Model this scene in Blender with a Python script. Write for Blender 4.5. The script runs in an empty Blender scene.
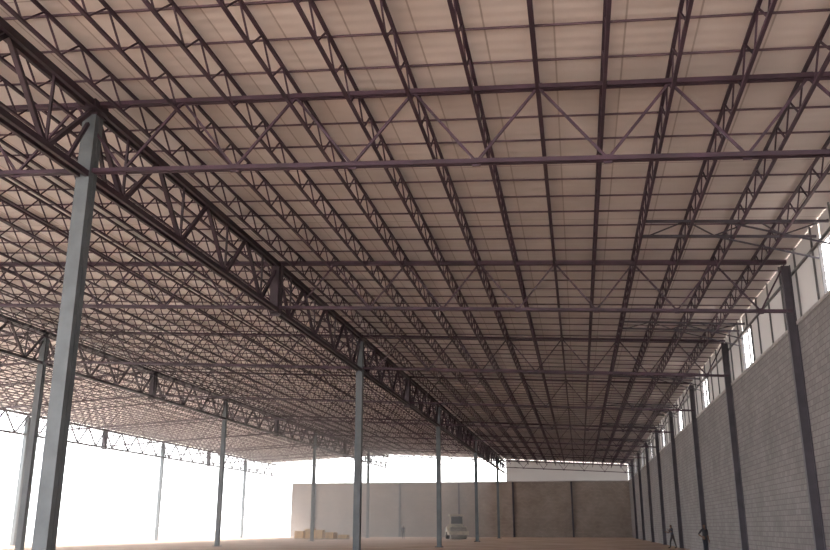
import bpy, math, random
from mathutils import Vector, Matrix
random.seed(3)
scene = bpy.context.scene
EYE = 1.6

# ------------------------------------------------------------------ materials
def mat(name, col, col2=None, rough=0.8, metal=0.0, scale=3.0, bump=0.0, lo=0.35, hi=0.65):
    m = bpy.data.materials.new(name); m.use_nodes = True
    nt = m.node_tree; b = nt.nodes["Principled BSDF"]
    b.inputs["Roughness"].default_value = rough
    b.inputs["Metallic"].default_value = metal
    if col2 is None: col2 = tuple(c*0.8 for c in col)
    tc = nt.nodes.new("ShaderNodeTexCoord"); n = nt.nodes.new("ShaderNodeTexNoise")
    n.inputs["Scale"].default_value = scale; n.inputs["Detail"].default_value = 6
    r = nt.nodes.new("ShaderNodeValToRGB")
    r.color_ramp.elements[0].position = lo; r.color_ramp.elements[0].color = (*col2, 1)
    r.color_ramp.elements[1].position = hi; r.color_ramp.elements[1].color = (*col, 1)
    nt.links.new(tc.outputs["Object"], n.inputs["Vector"])
    nt.links.new(n.outputs["Fac"], r.inputs["Fac"])
    nt.links.new(r.outputs["Color"], b.inputs["Base Color"])
    if bump > 0:
        bp = nt.nodes.new("ShaderNodeBump"); bp.inputs["Strength"].default_value = bump
        bp.inputs["Distance"].default_value = 0.05
        nt.links.new(n.outputs["Fac"], bp.inputs["Height"]); nt.links.new(bp.outputs["Normal"], b.inputs["Normal"])
    return m

M_STEEL = mat("primed_steel", (0.068, 0.036, 0.062), (0.040, 0.023, 0.037), 0.6, 0.0, 1.5)
M_PURL = mat("purlin_steel", (0.13, 0.085, 0.115), (0.09, 0.06, 0.08), 0.6, 0.0, 1.5)
M_GIRD = mat("girder_steel", (0.048, 0.030, 0.045), (0.028, 0.019, 0.027), 0.5, 0.0, 1.5)
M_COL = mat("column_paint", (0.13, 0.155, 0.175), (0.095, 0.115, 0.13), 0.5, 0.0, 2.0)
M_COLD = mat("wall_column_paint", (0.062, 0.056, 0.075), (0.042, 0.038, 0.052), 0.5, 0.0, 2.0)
M_FLOOR = mat("dirt_floor", (0.60, 0.43, 0.32), (0.45, 0.30, 0.21), 0.95, 0.0, 0.25, 0.3)
M_GROUND = mat("outside_ground", (0.70, 0.62, 0.55), (0.58, 0.50, 0.43), 0.95, 0.0, 0.1, 0.3)

def roof_mat():
    m = mat("roof_sheet", (0.86, 0.82, 0.81), (0.70, 0.655, 0.64), 0.45, 0.0, 0.4, 0.0)
    nt = m.node_tree; b = nt.nodes["Principled BSDF"]
    tc = nt.nodes.new("ShaderNodeTexCoord"); wv = nt.nodes.new("ShaderNodeTexWave")
    wv.bands_direction = 'Y'; wv.inputs["Scale"].default_value = 0.9; wv.inputs["Distortion"].default_value = 0.3
    nt.links.new(tc.outputs["Object"], wv.inputs["Vector"])
    bp = nt.nodes.new("ShaderNodeBump"); bp.inputs["Strength"].default_value = 0.25; bp.inputs["Distance"].default_value = 0.03
    nt.links.new(wv.outputs["Fac"], bp.inputs["Height"]); nt.links.new(bp.outputs[0], b.inputs["Normal"])
    src = b.inputs["Base Color"].links[0].from_socket
    br = nt.nodes.new("ShaderNodeTexBrick"); br.inputs["Scale"].default_value = 1; br.inputs["Brick Width"].default_value = 1.4
    br.inputs["Row Height"].default_value = 4.5; br.inputs["Mortar Size"].default_value = 0.02; br.offset = 0.0
    br.inputs["Color1"].default_value = (1,1,1,1); br.inputs["Color2"].default_value = (0.88,0.88,0.88,1); br.inputs["Mortar"].default_value = (0.6,0.57,0.56,1)
    nt.links.new(tc.outputs["Object"], br.inputs["Vector"])
    mx = nt.nodes.new("ShaderNodeMix"); mx.data_type = 'RGBA'; mx.blend_type = 'MULTIPLY'; mx.inputs[0].default_value = 1.0
    nt.links.new(src, mx.inputs[6]); nt.links.new(br.outputs["Color"], mx.inputs[7]); nt.links.new(mx.outputs[2], b.inputs["Base Color"])
    return m
M_ROOF = roof_mat()

def block_mat(name, c1, c2, axis):
    m = bpy.data.materials.new(name); m.use_nodes = True
    nt = m.node_tree; b = nt.nodes["Principled BSDF"]; b.inputs["Roughness"].default_value = 0.9
    tc = nt.nodes.new("ShaderNodeTexCoord"); sp = nt.nodes.new("ShaderNodeSeparateXYZ"); cb = nt.nodes.new("ShaderNodeCombineXYZ")
    nt.links.new(tc.outputs["Object"], sp.inputs[0])
    nt.links.new(sp.outputs[axis], cb.inputs[0]); nt.links.new(sp.outputs["Z"], cb.inputs[1])
    br = nt.nodes.new("ShaderNodeTexBrick"); br.inputs["Scale"].default_value = 1.0
    br.inputs["Brick Width"].default_value = 0.4; br.inputs["Row Height"].default_value = 0.2
    br.inputs["Mortar Size"].default_value = 0.012; br.inputs["Mortar Smooth"].default_value = 0.2
    br.inputs["Color1"].default_value = (*c1, 1); br.inputs["Color2"].default_value = (*c2, 1)
    br.inputs["Mortar"].default_value = (c2[0]*0.62, c2[1]*0.6, c2[2]*0.6, 1)
    nt.links.new(cb.outputs[0], br.inputs["Vector"])
    n = nt.nodes.new("ShaderNodeTexNoise"); n.inputs["Scale"].default_value = 0.5; n.inputs["Detail"].default_value = 8
    nt.links.new(tc.outputs["Object"], n.inputs["Vector"])
    mx = nt.nodes.new("ShaderNodeMix"); mx.data_type = 'RGBA'; mx.blend_type = 'MULTIPLY'; mx.inputs[0].default_value = 1.0
    rp = nt.nodes.new("ShaderNodeValToRGB"); rp.color_ramp.elements[0].position = 0.3; rp.color_ramp.elements[1].position = 0.7
    rp.color_ramp.elements[0].color = (0.78, 0.78, 0.78, 1); rp.color_ramp.elements[1].color = (1, 1, 1, 1)
    nt.links.new(n.outputs["Fac"], rp.inputs[0])
    nt.links.new(br.outputs["Color"], mx.inputs[6]); nt.links.new(rp.outputs[0], mx.inputs[7])
    nt.links.new(mx.outputs[2], b.inputs["Base Color"])
    bp = nt.nodes.new("ShaderNodeBump"); bp.inputs["Strength"].default_value = 0.4; bp.inputs["Distance"].default_value = 0.02; bp.invert = True
    nt.links.new(br.outputs["Fac"], bp.inputs["Height"]); nt.links.new(bp.outputs[0], b.inputs["Normal"])
    return m
M_BLOCK_R = block_mat("block_wall_grey", (0.27, 0.25, 0.25), (0.215, 0.20, 0.205), "Y")
M_BLOCK_F = block_mat("block_wall_far", (0.38, 0.32, 0.285), (0.32, 0.27, 0.24), "X")

def sheet_mat():
    m = bpy.data.materials.new("translucent_sheet"); m.use_nodes = True
    nt = m.node_tree; b = nt.nodes["Principled BSDF"]; out = nt.nodes["Material Output"]
    b.inputs["Base Color"].default_value = (0.42, 0.41, 0.41, 1); b.inputs["Roughness"].default_value = 0.6
    t = nt.nodes.new("ShaderNodeBsdfTranslucent")
    n = nt.nodes.new("ShaderNodeTexNoise"); n.inputs["Scale"].default_value = 1.5
    r = nt.nodes.new("ShaderNodeValToRGB"); r.color_ramp.elements[0].color = (0.5, 0.49, 0.49, 1); r.color_ramp.elements[1].color = (0.75, 0.74, 0.75, 1)
    tc = nt.nodes.new("ShaderNodeTexCoord"); nt.links.new(tc.outputs["Object"], n.inputs["Vector"])
    nt.links.new(n.outputs["Fac"], r.inputs[0]); nt.links.new(r.outputs[0], t.inputs["Color"])
    mx = nt.nodes.new("ShaderNodeMixShader"); mx.inputs[0].default_value = 0.035
    nt.links.new(b.outputs[0], mx.inputs[1]); nt.links.new(t.outputs[0], mx.inputs[2]); nt.links.new(mx.outputs[0], out.inputs["Surface"])
    return m
M_SHEET = sheet_mat()
M_FRAME = mat("window_frame_paint", (0.12, 0.12, 0.13), None, 0.5)
M_CONC = mat("concrete_beam", (0.36, 0.34, 0.33), None, 0.85)

# ------------------------------------------------------------------ mesh builder
class MB:
    def __init__(s): s.v = []; s.f = []; s.m = []; s.mats = []; s.smooth = []
    def mi(s, m):
        if m not in s.mats: s.mats.append(m)
        return s.mats.index(m)
    def raw(s, vs, fs, m, smooth=False):
        o = len(s.v); s.v += [tuple(v) for v in vs]; k = s.mi(m)
        for f in fs: s.f.append(tuple(i+o for i in f)); s.m.append(k); s.smooth.append(smooth)
    def box(s, x0, x1, y0, y1, z0, z1, m):
        vs = [(x, y, z) for z in (z0, z1) for y in (y0, y1) for x in (x0, x1)]
        s.raw(vs, [(0,2,3,1),(4,5,7,6),(0,1,5,4),(2,6,7,3),(0,4,6,2),(1,3,7,5)], m)
    def beam(s, p, q, w, h, m):
        p = Vector(p); q = Vector(q); d = (q-p).normalized()
        up = Vector((0,0,1)) if abs(d.z) < 0.98 else Vector((0,1,0))
        a = d.cross(up).normalized()*w/2; b = a.cross(d).normalized()*h/2
        vs = [p-a-b, p+a-b, p+a+b, p-a+b, q-a-b, q+a-b, q+a+b, q-a+b]
        s.raw(vs, [(0,3,2,1),(4,5,6,7),(0,1,5,4),(1,2,6,5),(2,3,7,6),(3,0,4,7)], m)
    def cyl(s, p, q, r, m, n=16, r2=None):
        p = Vector(p); q = Vector(q); d = (q-p).normalized(); r2 = r if r2 is None else r2
        up = Vector((0,0,1)) if abs(d.z) < 0.9 else Vector((0,1,0))
        a = d.cross(up).normalized(); b = a.cross(d)
        c = [(a*math.cos(2*math.pi*i/n)+b*math.sin(2*math.pi*i/n)) for i in range(n)]
        vs = [p+x*r for x in c]+[q+x*r2 for x in c]
        fs = [(i,(i+1)%n,n+(i+1)%n,n+i) for i in range(n)]+[tuple(range(n-1,-1,-1)), tuple(range(n,2*n))]
        s.raw(vs, fs, m, False)
    def ball(s, c, rx, ry, rz, m, nu=12, nv=8):
        vs = []; fs = []
        for j in range(nv+1):
            t = math.pi*j/nv
            for i in range(nu):
                a = 2*math.pi*i/nu
                vs.append((c[0]+rx*math.sin(t)*math.cos(a), c[1]+ry*math.sin(t)*math.sin(a), c[2]+rz*math.cos(t)))
        for j in range(nv):
            for i in range(nu):
                fs.append((j*nu+i, (j+1)*nu+i, (j+1)*nu+(i+1)%nu, j*nu+(i+1)%nu))
        s.raw(vs, fs, m, True)
    def obj(s, name, loc=(0,0,0), rotz=0.0, parent=None):
        me = bpy.data.meshes.new(name); me.from_pydata(s.v, [], s.f)
        for m in s.mats: me.materials.append(m)
        me.polygons.foreach_set("material_index", s.m); me.polygons.foreach_set("use_smooth", s.smooth)
        me.update()
        ob = bpy.data.objects.new(name, me); scene.collection.objects.link(ob)
        ob.location = loc; ob.rotation_euler = (0,0,rotz)
        if parent: ob.parent = parent
        return ob

# ------------------------------------------------------------------ layout
SL = 0.053; RIDGE = -30.0; XL = -49.0; XR = 7.7; XG = -11.15
Y0 = -9.7; BAY = 13.5; YF = 17.3+BAY*9
def zc(x):
    zr = EYE+9.88+SL*(-11-RIDGE)
    return zr-SL*abs(x-RIDGE)
TY = [Y0+BAY*i for i in range(0, 11)]
TY = [y for y in TY if y < YF-1]
YS = Y0-0.6

# floor & ground
b = MB(); b.box(XL-1, XR+0.3, YS-1, YF+0.3, -0.3, 0, M_FLOOR); b.obj("floor")
b = MB(); b.box(-400, 300, -300, 500, -0.6, -0.05, M_GROUND); b.obj("ground")

# roof deck
b = MB(); top = 0.36
for xa, xb in ((XL-1.2, RIDGE), (RIDGE, XR+0.6)):
    za, zb = zc(xa)+top, zc(xb)+top
    vs = [(xa,YS-1,za),(xb,YS-1,zb),(xb,YF+0.8,zb),(xa,YF+0.8,za)]
    vs += [(x,y,z+0.06) for x,y,z in vs]
    b.raw(vs, [(0,3,2,1),(4,5,6,7),(0,1,5,4),(1,2,6,5),(2,3,7,6),(3,0,4,7)], M_ROOF)
b.obj("ceiling")

# purlin strips under the sheets
b = MB(); y = YS; i = 0
while y < YF:
    wd = 0.045 if i % 3 == 0 else 0.028
    for xa, xb in ((XL-1, RIDGE), (RIDGE, XR+0.3)):
        b.beam((xa,y,zc(xa)+top-0.03), (xb,y,zc(xb)+top-0.03), wd, 0.045, M_PURL)
    y += 1.35; i += 1
b.obj("roof_purlins")

# joists (open web), one object
b = MB(); JX = []
x = -0.42+1.4*5
while x > XL-0.5: JX.append(x); x -= 1.4
for x in JX:
    zt = zc(x)+top-0.09; zb = zt-0.62
    for z in (zt, zb):
        b.beam((x,YS,z),(x,YF-0.1,z),0.075,0.06,M_STEEL)
    y = YS; i = 0
    while y+0.65 < YF:
        b.beam((x,y,zt if i%2 else zb),(x,y+0.65,zb if i%2 else zt),0.035,0.035,M_STEEL)
        y += 0.65; i += 1
b.obj("roof_joists")

# cross trusses
D = 1.75
def cross_truss(y):
    b = MB()
    for xa, xb in ((XL, RIDGE), (RIDGE, XR-0.1)):
        for dz in (0, -D):
            for dy in (-0.055, 0.055):
                b.beam((xa,y+dy,zc(xa)+dz),(xb,y+dy,zc(xb)+dz),0.07,0.10,M_STEEL)
    xs = []
    x = -0.42+1.4*5; k = 5
    while x > XL: xs.append((x, k)); x -= 1.4; k -= 1
    for (xa, ka), (xb, kb) in zip(xs[:-1], xs[1:]):
        za = zc(xa)-(0 if ka % 2 == 0 else D); zb_ = zc(xb)-(0 if kb % 2 == 0 else D)
        b.beam((xa,y,za),(xb,y,zb_),0.055,0.055,M_STEEL)
    x0, k0 = xs[0]
    b.beam((x0,y,zc(x0)-D),(XR-0.15,y,zc(XR)),0.055,0.055,M_STEEL)
    for x, k in xs:
        dz = 0 if k % 2 == 0 else -D
        b.box(x-0.09,x+0.09,y-0.012,y+0.012,zc(x)+dz-0.10,zc(x)+dz+0.10,M_STEEL)
    b.box(XL-0.05,XL+0.05,y-0.06,y+0.06,zc(XL)-D,zc(XL),M_STEEL)
    b.obj("roof_truss")
for y in TY: cross_truss(y)

# main girders
def girder(x):
    b = MB(); zt = zc(x)-0.08; zb = zt-1.8
    for dx in (-0.11, 0.11):
        b.beam((x+dx,YS,zt),(x+dx,YF-0.1,zt),0.09,0.18,M_GIRD)
        b.beam((x+dx,YS,zb),(x+dx,YF-0.1,zb),0.09,0.15,M_GIRD)
    p = BAY/8; y = Y0; i = 0
    while y < YF-0.3:
        y2 = y+p
        b.beam((x,y,zt if i%2==0 else zb),(x,y2,zb if i%2==0 else zt),0.11,0.10,M_GIRD)
        if i%2==0: b.beam((x,y2,zb),(x,y2,zt),0.06,0.06,M_GIRD)
        y = y2; i += 1
    for k, y in enumerate(TY):
        if k % 2 == 1:
            b.box(x-0.16,x+0.16,y-0.28,y+0.28,zb-0.12,zt+0.05,M_GIRD)
            b.box(x-0.22,x+0.22,y-0.04,y+0.04,zb-0.2,zt+0.1,M_GIRD)
        else:
            b.box(x-0.2,x+0.2,y-0.3,y+0.3,zt-0.1,zt+0.1,M_GIRD)
            b.beam((x,y-0.9,zb),(x,y-0.2,zt-0.5),0.08,0.08,M_GIRD); b.beam((x,y+0.9,zb),(x,y+0.2,zt-0.5),0.08,0.08,M_GIRD)
    b.obj("roof_girder")
for x in (XG, -30.0, -49.0): girder(x)

# steel columns
def column(x, y, s=0.34):
    b = MB(); h = zc(x)-0.3; f = s/2
    b.box(x-f,x+f,y-f,y-0.012,0.03,h,M_COL); b.box(x-f,x+f,y+0.012,y+f,0.03,h,M_COL)
    b.box(x-f+0.03,x+f-0.03,y-0.012,y+0.012,0.03,h,M_COL)
    b.box(x-f-0.15,x+f+0.15,y-f-0.15,y+f+0.15,0,0.04,M_COLD)
    b.box(x-f-0.05,x+f+0.05,y-f-0.05,y+f+0.05,h-0.03,h,M_GIRD)
    for dx in (-1,1):
        for dy in (-1,1):
            b.cyl((x+dx*(f+0.09),y+dy*(f+0.09),0.04),(x+dx*(f+0.09),y+dy*(f+0.09),0.11),0.02,M_COLD,6)
    b.obj("steel_column")
for x in (XG, -30.0, -49.0):
    y = 17.3-27
    while y < YF-1:
        column(x, y); y += 27

# right wall
HB = 8.25; XW = -46.0
b = MB(); b.box(XR, XR+0.2, YS, YF+0.2, 0, HB, M_BLOCK_R)
b.box(XR-0.03, XR+0.2, YS, YF, HB, HB+0.12, M_CONC); b.obj("wall_right")
b = MB(); b.box(XW, XR+0.2, YF, YF+0.2, 0, HB, M_BLOCK_F)
b.box(XW, XR, YF-0.03, YF+0.2, HB, HB+0.12, M_CONC)
b.obj("wall_back")

def wcol(x, y, h, ax, name="wall_column"):
    b = MB()
    if ax == 'x':
        b.box(x-0.30,x-0.27,y-0.10,y+0.10,0,h,M_COLD); b.box(x-0.03,x,y-0.10,y+0.10,0,h,M_COLD)
        b.box(x-0.27,x-0.03,y-0.012,y+0.012,0,h,M_COLD); b.box(x-0.4,x,y-0.2,y+0.2,0,0.03,M_COLD)
    else:
        b.box(x-0.12,x+0.12,y-0.32,y-0.29,0,h,M_COLD); b.box(x-0.12,x+0.12,y-0.03,y,0,h,M_COLD)
        b.box(x-0.012,x+0.012,y-0.29,y-0.03,0,h,M_COLD); b.box(x-0.2,x+0.2,y-0.4,y,0,0.03,M_COLD)
    b.obj(name)
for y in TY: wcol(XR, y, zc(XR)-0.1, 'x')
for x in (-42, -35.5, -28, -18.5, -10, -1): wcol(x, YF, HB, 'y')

# upper cladding strip (right)
def corr_y(b, y0, y1, x, z0, z1):
    n = max(2, int((y1-y0)/0.14)); vs = []; fs = []
    for i in range(n+1):
        y = y0+(y1-y0)*i/n; dx = 0.02*(1 if i%2 else -1)
        vs += [(x+dx,y,z0),(x+dx,y,z1)]
    for i in range(n): fs.append((2*i,2*i+2,2*i+3,2*i+1))
    b.raw(vs, fs, M_SHEET)
b = MB()
zt = zc(XR)+0.34; y = YS
wins = [yy-4.7 for yy in TY if yy-4.7 > YS]+[YF-4.7]
for wy in wins:
    corr_y(b, y, wy-1.1, XR+0.1, HB+0.1, zt)
    corr_y(b, wy-1.1, wy+1.1, XR+0.1, HB+1.75, zt)
    y = wy+1.1
corr_y(b, y, YF, XR+0.1, HB+0.1, zt)
yy = YS
while yy < YF:
    b.box(XR+0.0,XR+0.06,yy-0.03,yy+0.03,HB+0.1,zt,M_FRAME); yy += 2.25
b.box(XR,XR+0.07,YS,YF,HB+1.78,HB+1.86,M_FRAME)
b.obj("wall_cladding")
for i, wy in enumerate(wins):
    b = MB(); z0, z1 = HB+0.1, HB+1.75
    for a in (wy-1.1, wy+1.06): b.box(XR+0.0,XR+0.1,a,a+0.04,z0,z1,M_FRAME)
    b.box(XR+0.02,XR+0.06,wy-0.015,wy+0.015,z0,z1,M_FRAME)
    b.box(XR,XR+0.1,wy-1.1,wy+1.1,z0,z0+0.04,M_FRAME); b.box(XR,XR+0.1,wy-1.1,wy+1.1,z1-0.04,z1,M_FRAME)
    b.obj("window_%d" % (i+1))
b = MB(); n = int((XR+11)/0.3)
for i in range(n):
    xa = -11+(XR+11)*i/n; xb = -11+(XR+11)*(i+1)/n
    b.raw([(xa,YF+0.1,HB+0.1),(xb,YF+0.1,HB+0.1),(xb,YF+0.1,zc(xb)+0.3),(xa,YF+0.1,zc(xa)+0.3)],[(0,1,2,3)],M_SHEET)
b.obj("gable_cladding")

# eave braces near each window
for wy in wins[:-1]:
    b = MB(); xe = XR-0.12; z1 = zc(XR)-0.05
    for dy in (-0.7, 0.7):
        b.beam((2.4,wy+dy,zc(2.4)-0.30),(xe,wy+dy,z1-0.30),0.06,0.08,M_COLD)
        b.beam((4.5,wy+dy,zc(4.5)-0.30),(xe,wy+dy,z1-1.0),0.045,0.045,M_COLD)
    for k in range(5):
        xa = 2.6+k*1.0; xb = min(xa+1.0, xe)
        b.beam((xa,wy-0.7 if k%2 else wy+0.7,zc(xa)-0.30),(xb,wy+0.7 if k%2 else wy-0.7,zc(xb)-0.30),0.035,0.035,M_COLD)
    b.obj("eave_brace")

# ------------------------------------------------------------------ road roller (pale, dusty)
M_TBODY = mat("machine_paint", (0.58, 0.52, 0.42), (0.42, 0.38, 0.31), 0.6)
M_TIRE = mat("tire_rubber", (0.05, 0.05, 0.05), None, 0.9)
M_GLASS = mat("cab_glass", (0.12, 0.13, 0.14), None, 0.15)
M_DRUM = mat("drum_steel", (0.36, 0.33, 0.30), (0.25, 0.23, 0.21), 0.5)
def roller(loc, rz):
    b = MB()
    b.cyl((-1.05,-2.2,0.75),(1.05,-2.2,0.75),0.75,M_DRUM,32)
    for s in (-1,1):
        b.box(s*1.2-0.1,s*1.2+0.1,-3.05,-1.2,0.6,0.95,M_TBODY)
        b.cyl((s*0.75,1.7,0.75),(s*1.25,1.7,0.75),0.75,M_TIRE,24); b.cyl((s*1.25,1.7,0.75),(s*1.28,1.7,0.75),0.3,M_TBODY,12)
        b.cyl((s*0.6,-1.05,1.5),(s*0.6,-1.0,1.5),0.1,M_DRUM)
    b.box(-1.3,1.3,-3.2,-3.02,0.55,1.0,M_TBODY); b.box(-1.3,1.3,-1.3,-1.0,0.5,1.2,M_TBODY)
    b.box(-0.35,0.35,-1.0,-0.3,0.6,1.0,M_TBODY)
    b.box(-1.35,1.35,-0.9,0.6,0.9,1.6,M_TBODY)
    vs=[(-1.0,0.6,0.8),(1.0,0.6,0.8),(1.0,3.0,0.8),(-1.0,3.0,0.8),(-1.0,0.6,1.9),(1.0,0.6,1.9),(0.85,3.0,1.6),(-0.85,3.0,1.6)]
    b.raw(vs,[(0,3,2,1),(4,5,6,7),(0,1,5,4),(1,2,6,5),(2,3,7,6),(3,0,4,7)],M_TBODY)
    for x in (-0.8,0.8):
        for y in (-0.8,0.55): b.beam((x,y,1.6),(x,y,2.95),0.08,0.08,M_TBODY)
    b.box(-0.77,0.77,-0.81,-0.79,1.95,2.85,M_GLASS); b.box(-0.77,0.77,-0.83,-0.77,1.6,1.95,M_TBODY)
    b.box(-0.95,0.95,-1.0,0.75,2.95,3.15,M_TBODY)
    b.box(-0.3,0.3,0.0,0.5,1.6,2.1,M_TIRE); b.cyl((0,-0.5,1.6),(0,-0.3,2.05),0.03,M_TIRE,8); b.cyl((0,-0.32,2.05),(0,-0.28,2.07),0.2,M_TIRE,16)
    b.obj("road_roller", loc, rz)
roller((-16.3,119,0), 0.25)

# brick pallets
M_BRICK = mat("clay_brick", (0.58,0.36,0.13), (0.42,0.25,0.09), 0.9)
M_WOOD = mat("pallet_wood", (0.35,0.25,0.15), None, 0.9)
def pallet(x, y, n):
    b = MB()
    for i in range(3): b.box(-0.6,0.6,-0.6+i*0.55,-0.5+i*0.55,0,0.1,M_WOOD)
    for i in range(6): b.box(-0.6+i*0.21,-0.45+i*0.21,-0.6,0.6,0.1,0.13,M_WOOD)
    for k in range(n):
        for i in range(5):
            for j in range(3):
                x0=-0.6+i*0.24; y0=-0.6+j*0.4; o=random.uniform(-0.01,0.01)
                b.box(x0+o,x0+0.22+o,y0+o,y0+0.38+o,0.13+k*0.15,0.27+k*0.15,M_BRICK)
    b.obj("brick_pallet",(x,y,0),random.uniform(-.2,.2))
for i,(x,y,n) in enumerate([(-34.7,113,8),(-33.2,112,7),(-31.7,112.4,5),(-36.4,114,6),(-30.2,113,3)]): pallet(x,y,n)

# ------------------------------------------------------------------ people
M_SKIN = mat("skin", (0.16,0.085,0.055), None, 0.6)
M_HAIR = mat("hair", (0.012,0.01,0.009), None, 0.9)
M_SHOE = mat("boots", (0.03,0.022,0.018), None, 0.7)
M_EYE = mat("eye_white", (0.6,0.6,0.58), None, 0.3)
M_LIP = mat("lips", (0.14,0.05,0.04), None, 0.5)
def skin(verts, edges, radii, root=0, sub=1):
    me = bpy.data.meshes.new("t"); me.from_pydata(verts, edges, []); ob = bpy.data.objects.new("t", me)
    scene.collection.objects.link(ob)
    ob.modifiers.new("s","SKIN"); me.skin_vertices[0].data
    for i, r in enumerate(radii):
        sv = me.skin_vertices[0].data[i]; sv.radius = r if isinstance(r, tuple) else (r, r); sv.use_root = (i == root)
    ss = ob.modifiers.new("u","SUBSURF"); ss.levels = sub
    dg = bpy.context.evaluated_depsgraph_get(); ev = ob.evaluated_get(dg); m2 = ev.to_mesh()
    V = [v.co.copy() for v in m2.vertices]; F = [tuple(p.vertices) for p in m2.polygons]
    ev.to_mesh_clear(); bpy.data.objects.remove(ob); bpy.data.meshes.remove(me)
    return V, F
def segd(p, a, c):
    d = c-a; t = max(0, min(1, (p-a).dot(d)/d.length_squared)); return (p-(a+d*t)).length
def person(loc, rz, shirt, trousers, armL, armR, stride=0.05, lean=0.0, sc=1.0):
    MS = mat("shirt", shirt, None, 0.9); MT = mat("trousers", trousers, None, 0.9)
    J = {'pel':(0,0,.96),'bel':(0,0-lean*.3,1.1),'che':(0,-lean*.7,1.3),'uch':(0,-lean,1.42),'nek':(0,-lean*1.1,1.51),'hd1':(0,-lean*1.2-.01,1.575),'hd2':(0,-lean*1.2-.012,1.65),'hd3':(0,-lean*1.2,1.715)}
    R = {'pel':(.15,.11),'bel':(.135,.10),'che':(.16,.115),'uch':(.13,.09),'nek':.052,'hd1':.066,'hd2':(.08,.095),'hd3':(.06,.07)}
    E = [('pel','bel','s'),('bel','che','s'),('che','uch','s'),('uch','nek','k'),('nek','hd1','k'),('hd1','hd2','k'),('hd2','hd3','k')]
    for s, n, arm, st in ((-1,'l',armL,stride),(1,'r',armR,-stride)):
        J['hip'+n]=(s*.095,0,.88); J['kne'+n]=(s*.11,-st-.02,.5); J['ank'+n]=(s*.12,-st*1.6+.02,.09); J['toe'+n]=(s*.135,-st*1.6-.15,.035)
        R['hip'+n]=.092;R['kne'+n]=.062;R['ank'+n]=.045;R['toe'+n]=(.045,.035)
        J['sho'+n]=(s*.185,-lean,1.42); J['elb'+n]=(s*arm[0][0],arm[0][1]-lean,arm[0][2]); J['wri'+n]=(s*arm[1][0],arm[1][1]-lean,arm[1][2])
        R['sho'+n]=.062;R['elb'+n]=.043;R['wri'+n]=.03
        E += [('pel','hip'+n,'t'),('hip'+n,'kne'+n,'t'),('kne'+n,'ank'+n,'t'),('ank'+n,'toe'+n,'b'),('uch','sho'+n,'s'),('sho'+n,'elb'+n,'s'),('elb'+n,'wri'+n,'k')]
        d = (Vector(J['wri'+n])-Vector(J['elb'+n])).normalized()
        J['plm'+n]=tuple(Vector(J['wri'+n])+d*.08); R['plm'+n]=(.036,.02); E.append(('wri'+n,'plm'+n,'k'))
    K = list(J); idx = {k:i for i,k in enumerate(K)}
    V, F = skin([J[k] for k in K], [(idx[a],idx[c]) for a,c,_ in E], [R[k] for k in K], 0, 2)
    b = MB(); mm = {'s':MS,'t':MT,'b':M_SHOE,'k':M_SKIN}
    segs = [(Vector(J[a]),Vector(J[c]),l) for a,c,l in E]
    hc = Vector(J['hd2'])
    groups = {}
    for f in F:
        c = sum((V[i] for i in f), Vector())/len(f)
        l = min(segs, key=lambda s: segd(c, s[0], s[1]))[2]
        if l == 's' and c.z < 1.0 and abs(c.x) < .17: l = 't'
        m = mm[l]
        if l == 'k' and abs(c.x) < .12 and c.z > 1.6 and (c.z > 1.70 or c.y > hc.y+.02): m = M_HAIR
        groups.setdefault(m, []).append(f)
    for m, fs in groups.items():
        used = sorted({i for f in fs for i in f}); mp = {u:k for k,u in enumerate(used)}
        b.raw([V[i] for i in used], [tuple(mp[i] for i in f) for f in fs], m, True)
    hy = hc.y-.085
    for s in (-1,1):
        b.ball((s*.03,hy+.012,1.655),.013,.01,.008,M_EYE,8,6); b.ball((s*.03,hy+.004,1.655),.006,.004,.006,M_HAIR,8,6)
        b.ball((s*.083,hc.y+.005,1.645),.012,.02,.032,M_SKIN,8,6)
        b.ball((s*.03,hy+.008,1.675),.02,.008,.004,M_HAIR,8,6)
    b.ball((0,hy-.006,1.63),.014,.018,.025,M_SKIN,8,6); b.ball((0,hy+.012,1.595),.026,.010,.009,M_LIP,8,6)
    for s, n in ((-1,'l'),(1,'r')):
        w = Vector(J['wri'+n]); p = Vector(J['plm'+n]); d = (p-w).normalized()
        side = Vector((0,-1,0)); side = (side-d*side.dot(d)).normalized(); cur = side.cross(d)*(-s)
        for k,(o,L) in enumerate(((.027,.07),(.009,.08),(-.009,.075),(-.027,.058))):
            a = p+side*o-d*.02; q1=a+d*(L*.55+.015); q2=q1+(d*.8+cur*.6).normalized()*L*.3; q3=q2+(d*.4+cur*.9).normalized()*L*.25
            vv, ff = skin([a,q1,q2,q3],[(0,1),(1,2),(2,3)],[.0095,.009,.008,.007],0,1); b.raw(vv,ff,M_SKIN,True)
        a = w+d*.03+side*.02; q1=a+(side*.8+d*.6)*.035; q2=q1+(side*.3+d)*.03
        vv, ff = skin([a,q1,q2],[(0,1),(1,2)],[.012,.010,.008],0,1); b.raw(vv,ff,M_SKIN,True)
    zmin = min(v[2] for v in b.v)
    ob = b.obj("person", (loc[0],loc[1],-zmin*sc), rz); ob.scale = (sc,sc,sc)
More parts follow.
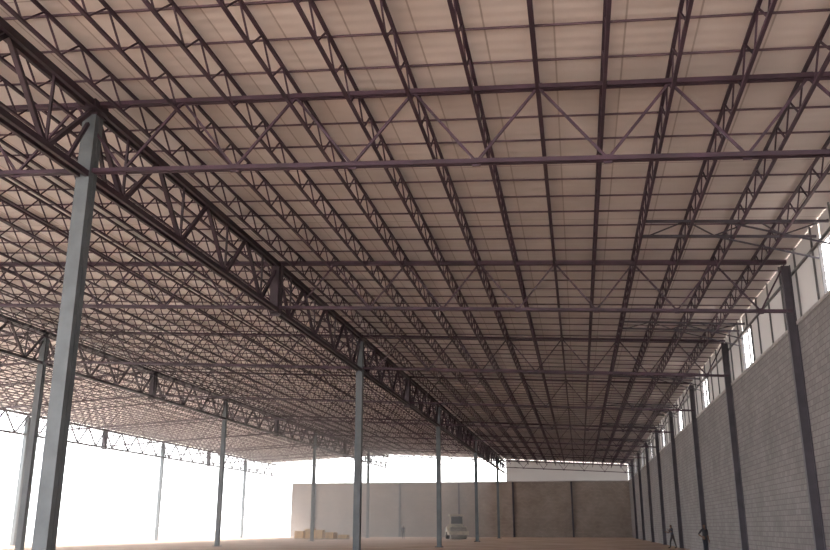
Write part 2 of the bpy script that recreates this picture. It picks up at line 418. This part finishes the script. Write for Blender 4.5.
down = ((.235,.03,1.13),(.25,-.03,.88)); hip = ((.36,.08,1.18),(.2,-.06,1.02)); fwd = ((.24,-.06,1.14),(.2,-.3,1.2))
person((6.85,52.5,0), 0.6, (0.05,0.05,0.06), (0.03,0.035,0.05), hip, down, .06)
person((6.9,71.0,0), -1.2, (0.05,0.05,0.07), (0.04,0.035,0.035), fwd, ((.3,-.1,1.2),(.3,-.33,1.32)), .12, .06)
person((-23.7,120,0), 0.3, (0.08,0.09,0.14), (0.04,0.04,0.05), down, down, .1)

# ------------------------------------------------------------------ scatter volume added on the open side to imitate lens bloom
def haze(name, dens, x0, x1, y0, y1, z0, z1, col):
    vm = bpy.data.materials.new(name); vm.use_nodes = True; nt = vm.node_tree
    nt.nodes.remove(nt.nodes["Principled BSDF"])
    v = nt.nodes.new("ShaderNodeVolumeScatter"); v.inputs["Color"].default_value = col
    v.inputs["Density"].default_value = dens; v.inputs["Anisotropy"].default_value = 0.2
    nt.links.new(v.outputs[0], nt.nodes["Material Output"].inputs["Volume"])
    b = MB(); b.box(x0,x1,y0,y1,z0,z1,vm); b.obj(name)
haze("glow_haze", 0.0085, -150, -13, 2, 137.5, 0.02, 9.0, (1,0.96,0.94,1))

# ------------------------------------------------------------------ light
w = bpy.data.worlds.new("World"); scene.world = w; w.use_nodes = True
bg = w.node_tree.nodes["Background"]; bg.inputs[0].default_value = (1.0, 0.98, 0.975, 1); bg.inputs[1].default_value = 6.0
sd = bpy.data.lights.new("sun", 'SUN'); sd.energy = 13; sd.angle = 0.2; sd.color = (1,0.96,0.93)
so = bpy.data.objects.new("sun", sd); scene.collection.objects.link(so); so.rotation_euler = (math.radians(10), math.radians(-35), 0)

cam = bpy.data.cameras.new("camera"); co = bpy.data.objects.new("camera", cam); scene.collection.objects.link(co)
cam.sensor_width = 36; cam.lens = 860/830*36; cam.clip_end = 2000
co.location = (0,0,EYE); co.rotation_euler = (math.radians(90+16.3), 0, math.radians(10.43))
scene.camera = co
scene.view_settings.view_transform = 'Standard'
scene.view_settings.exposure = 0.25
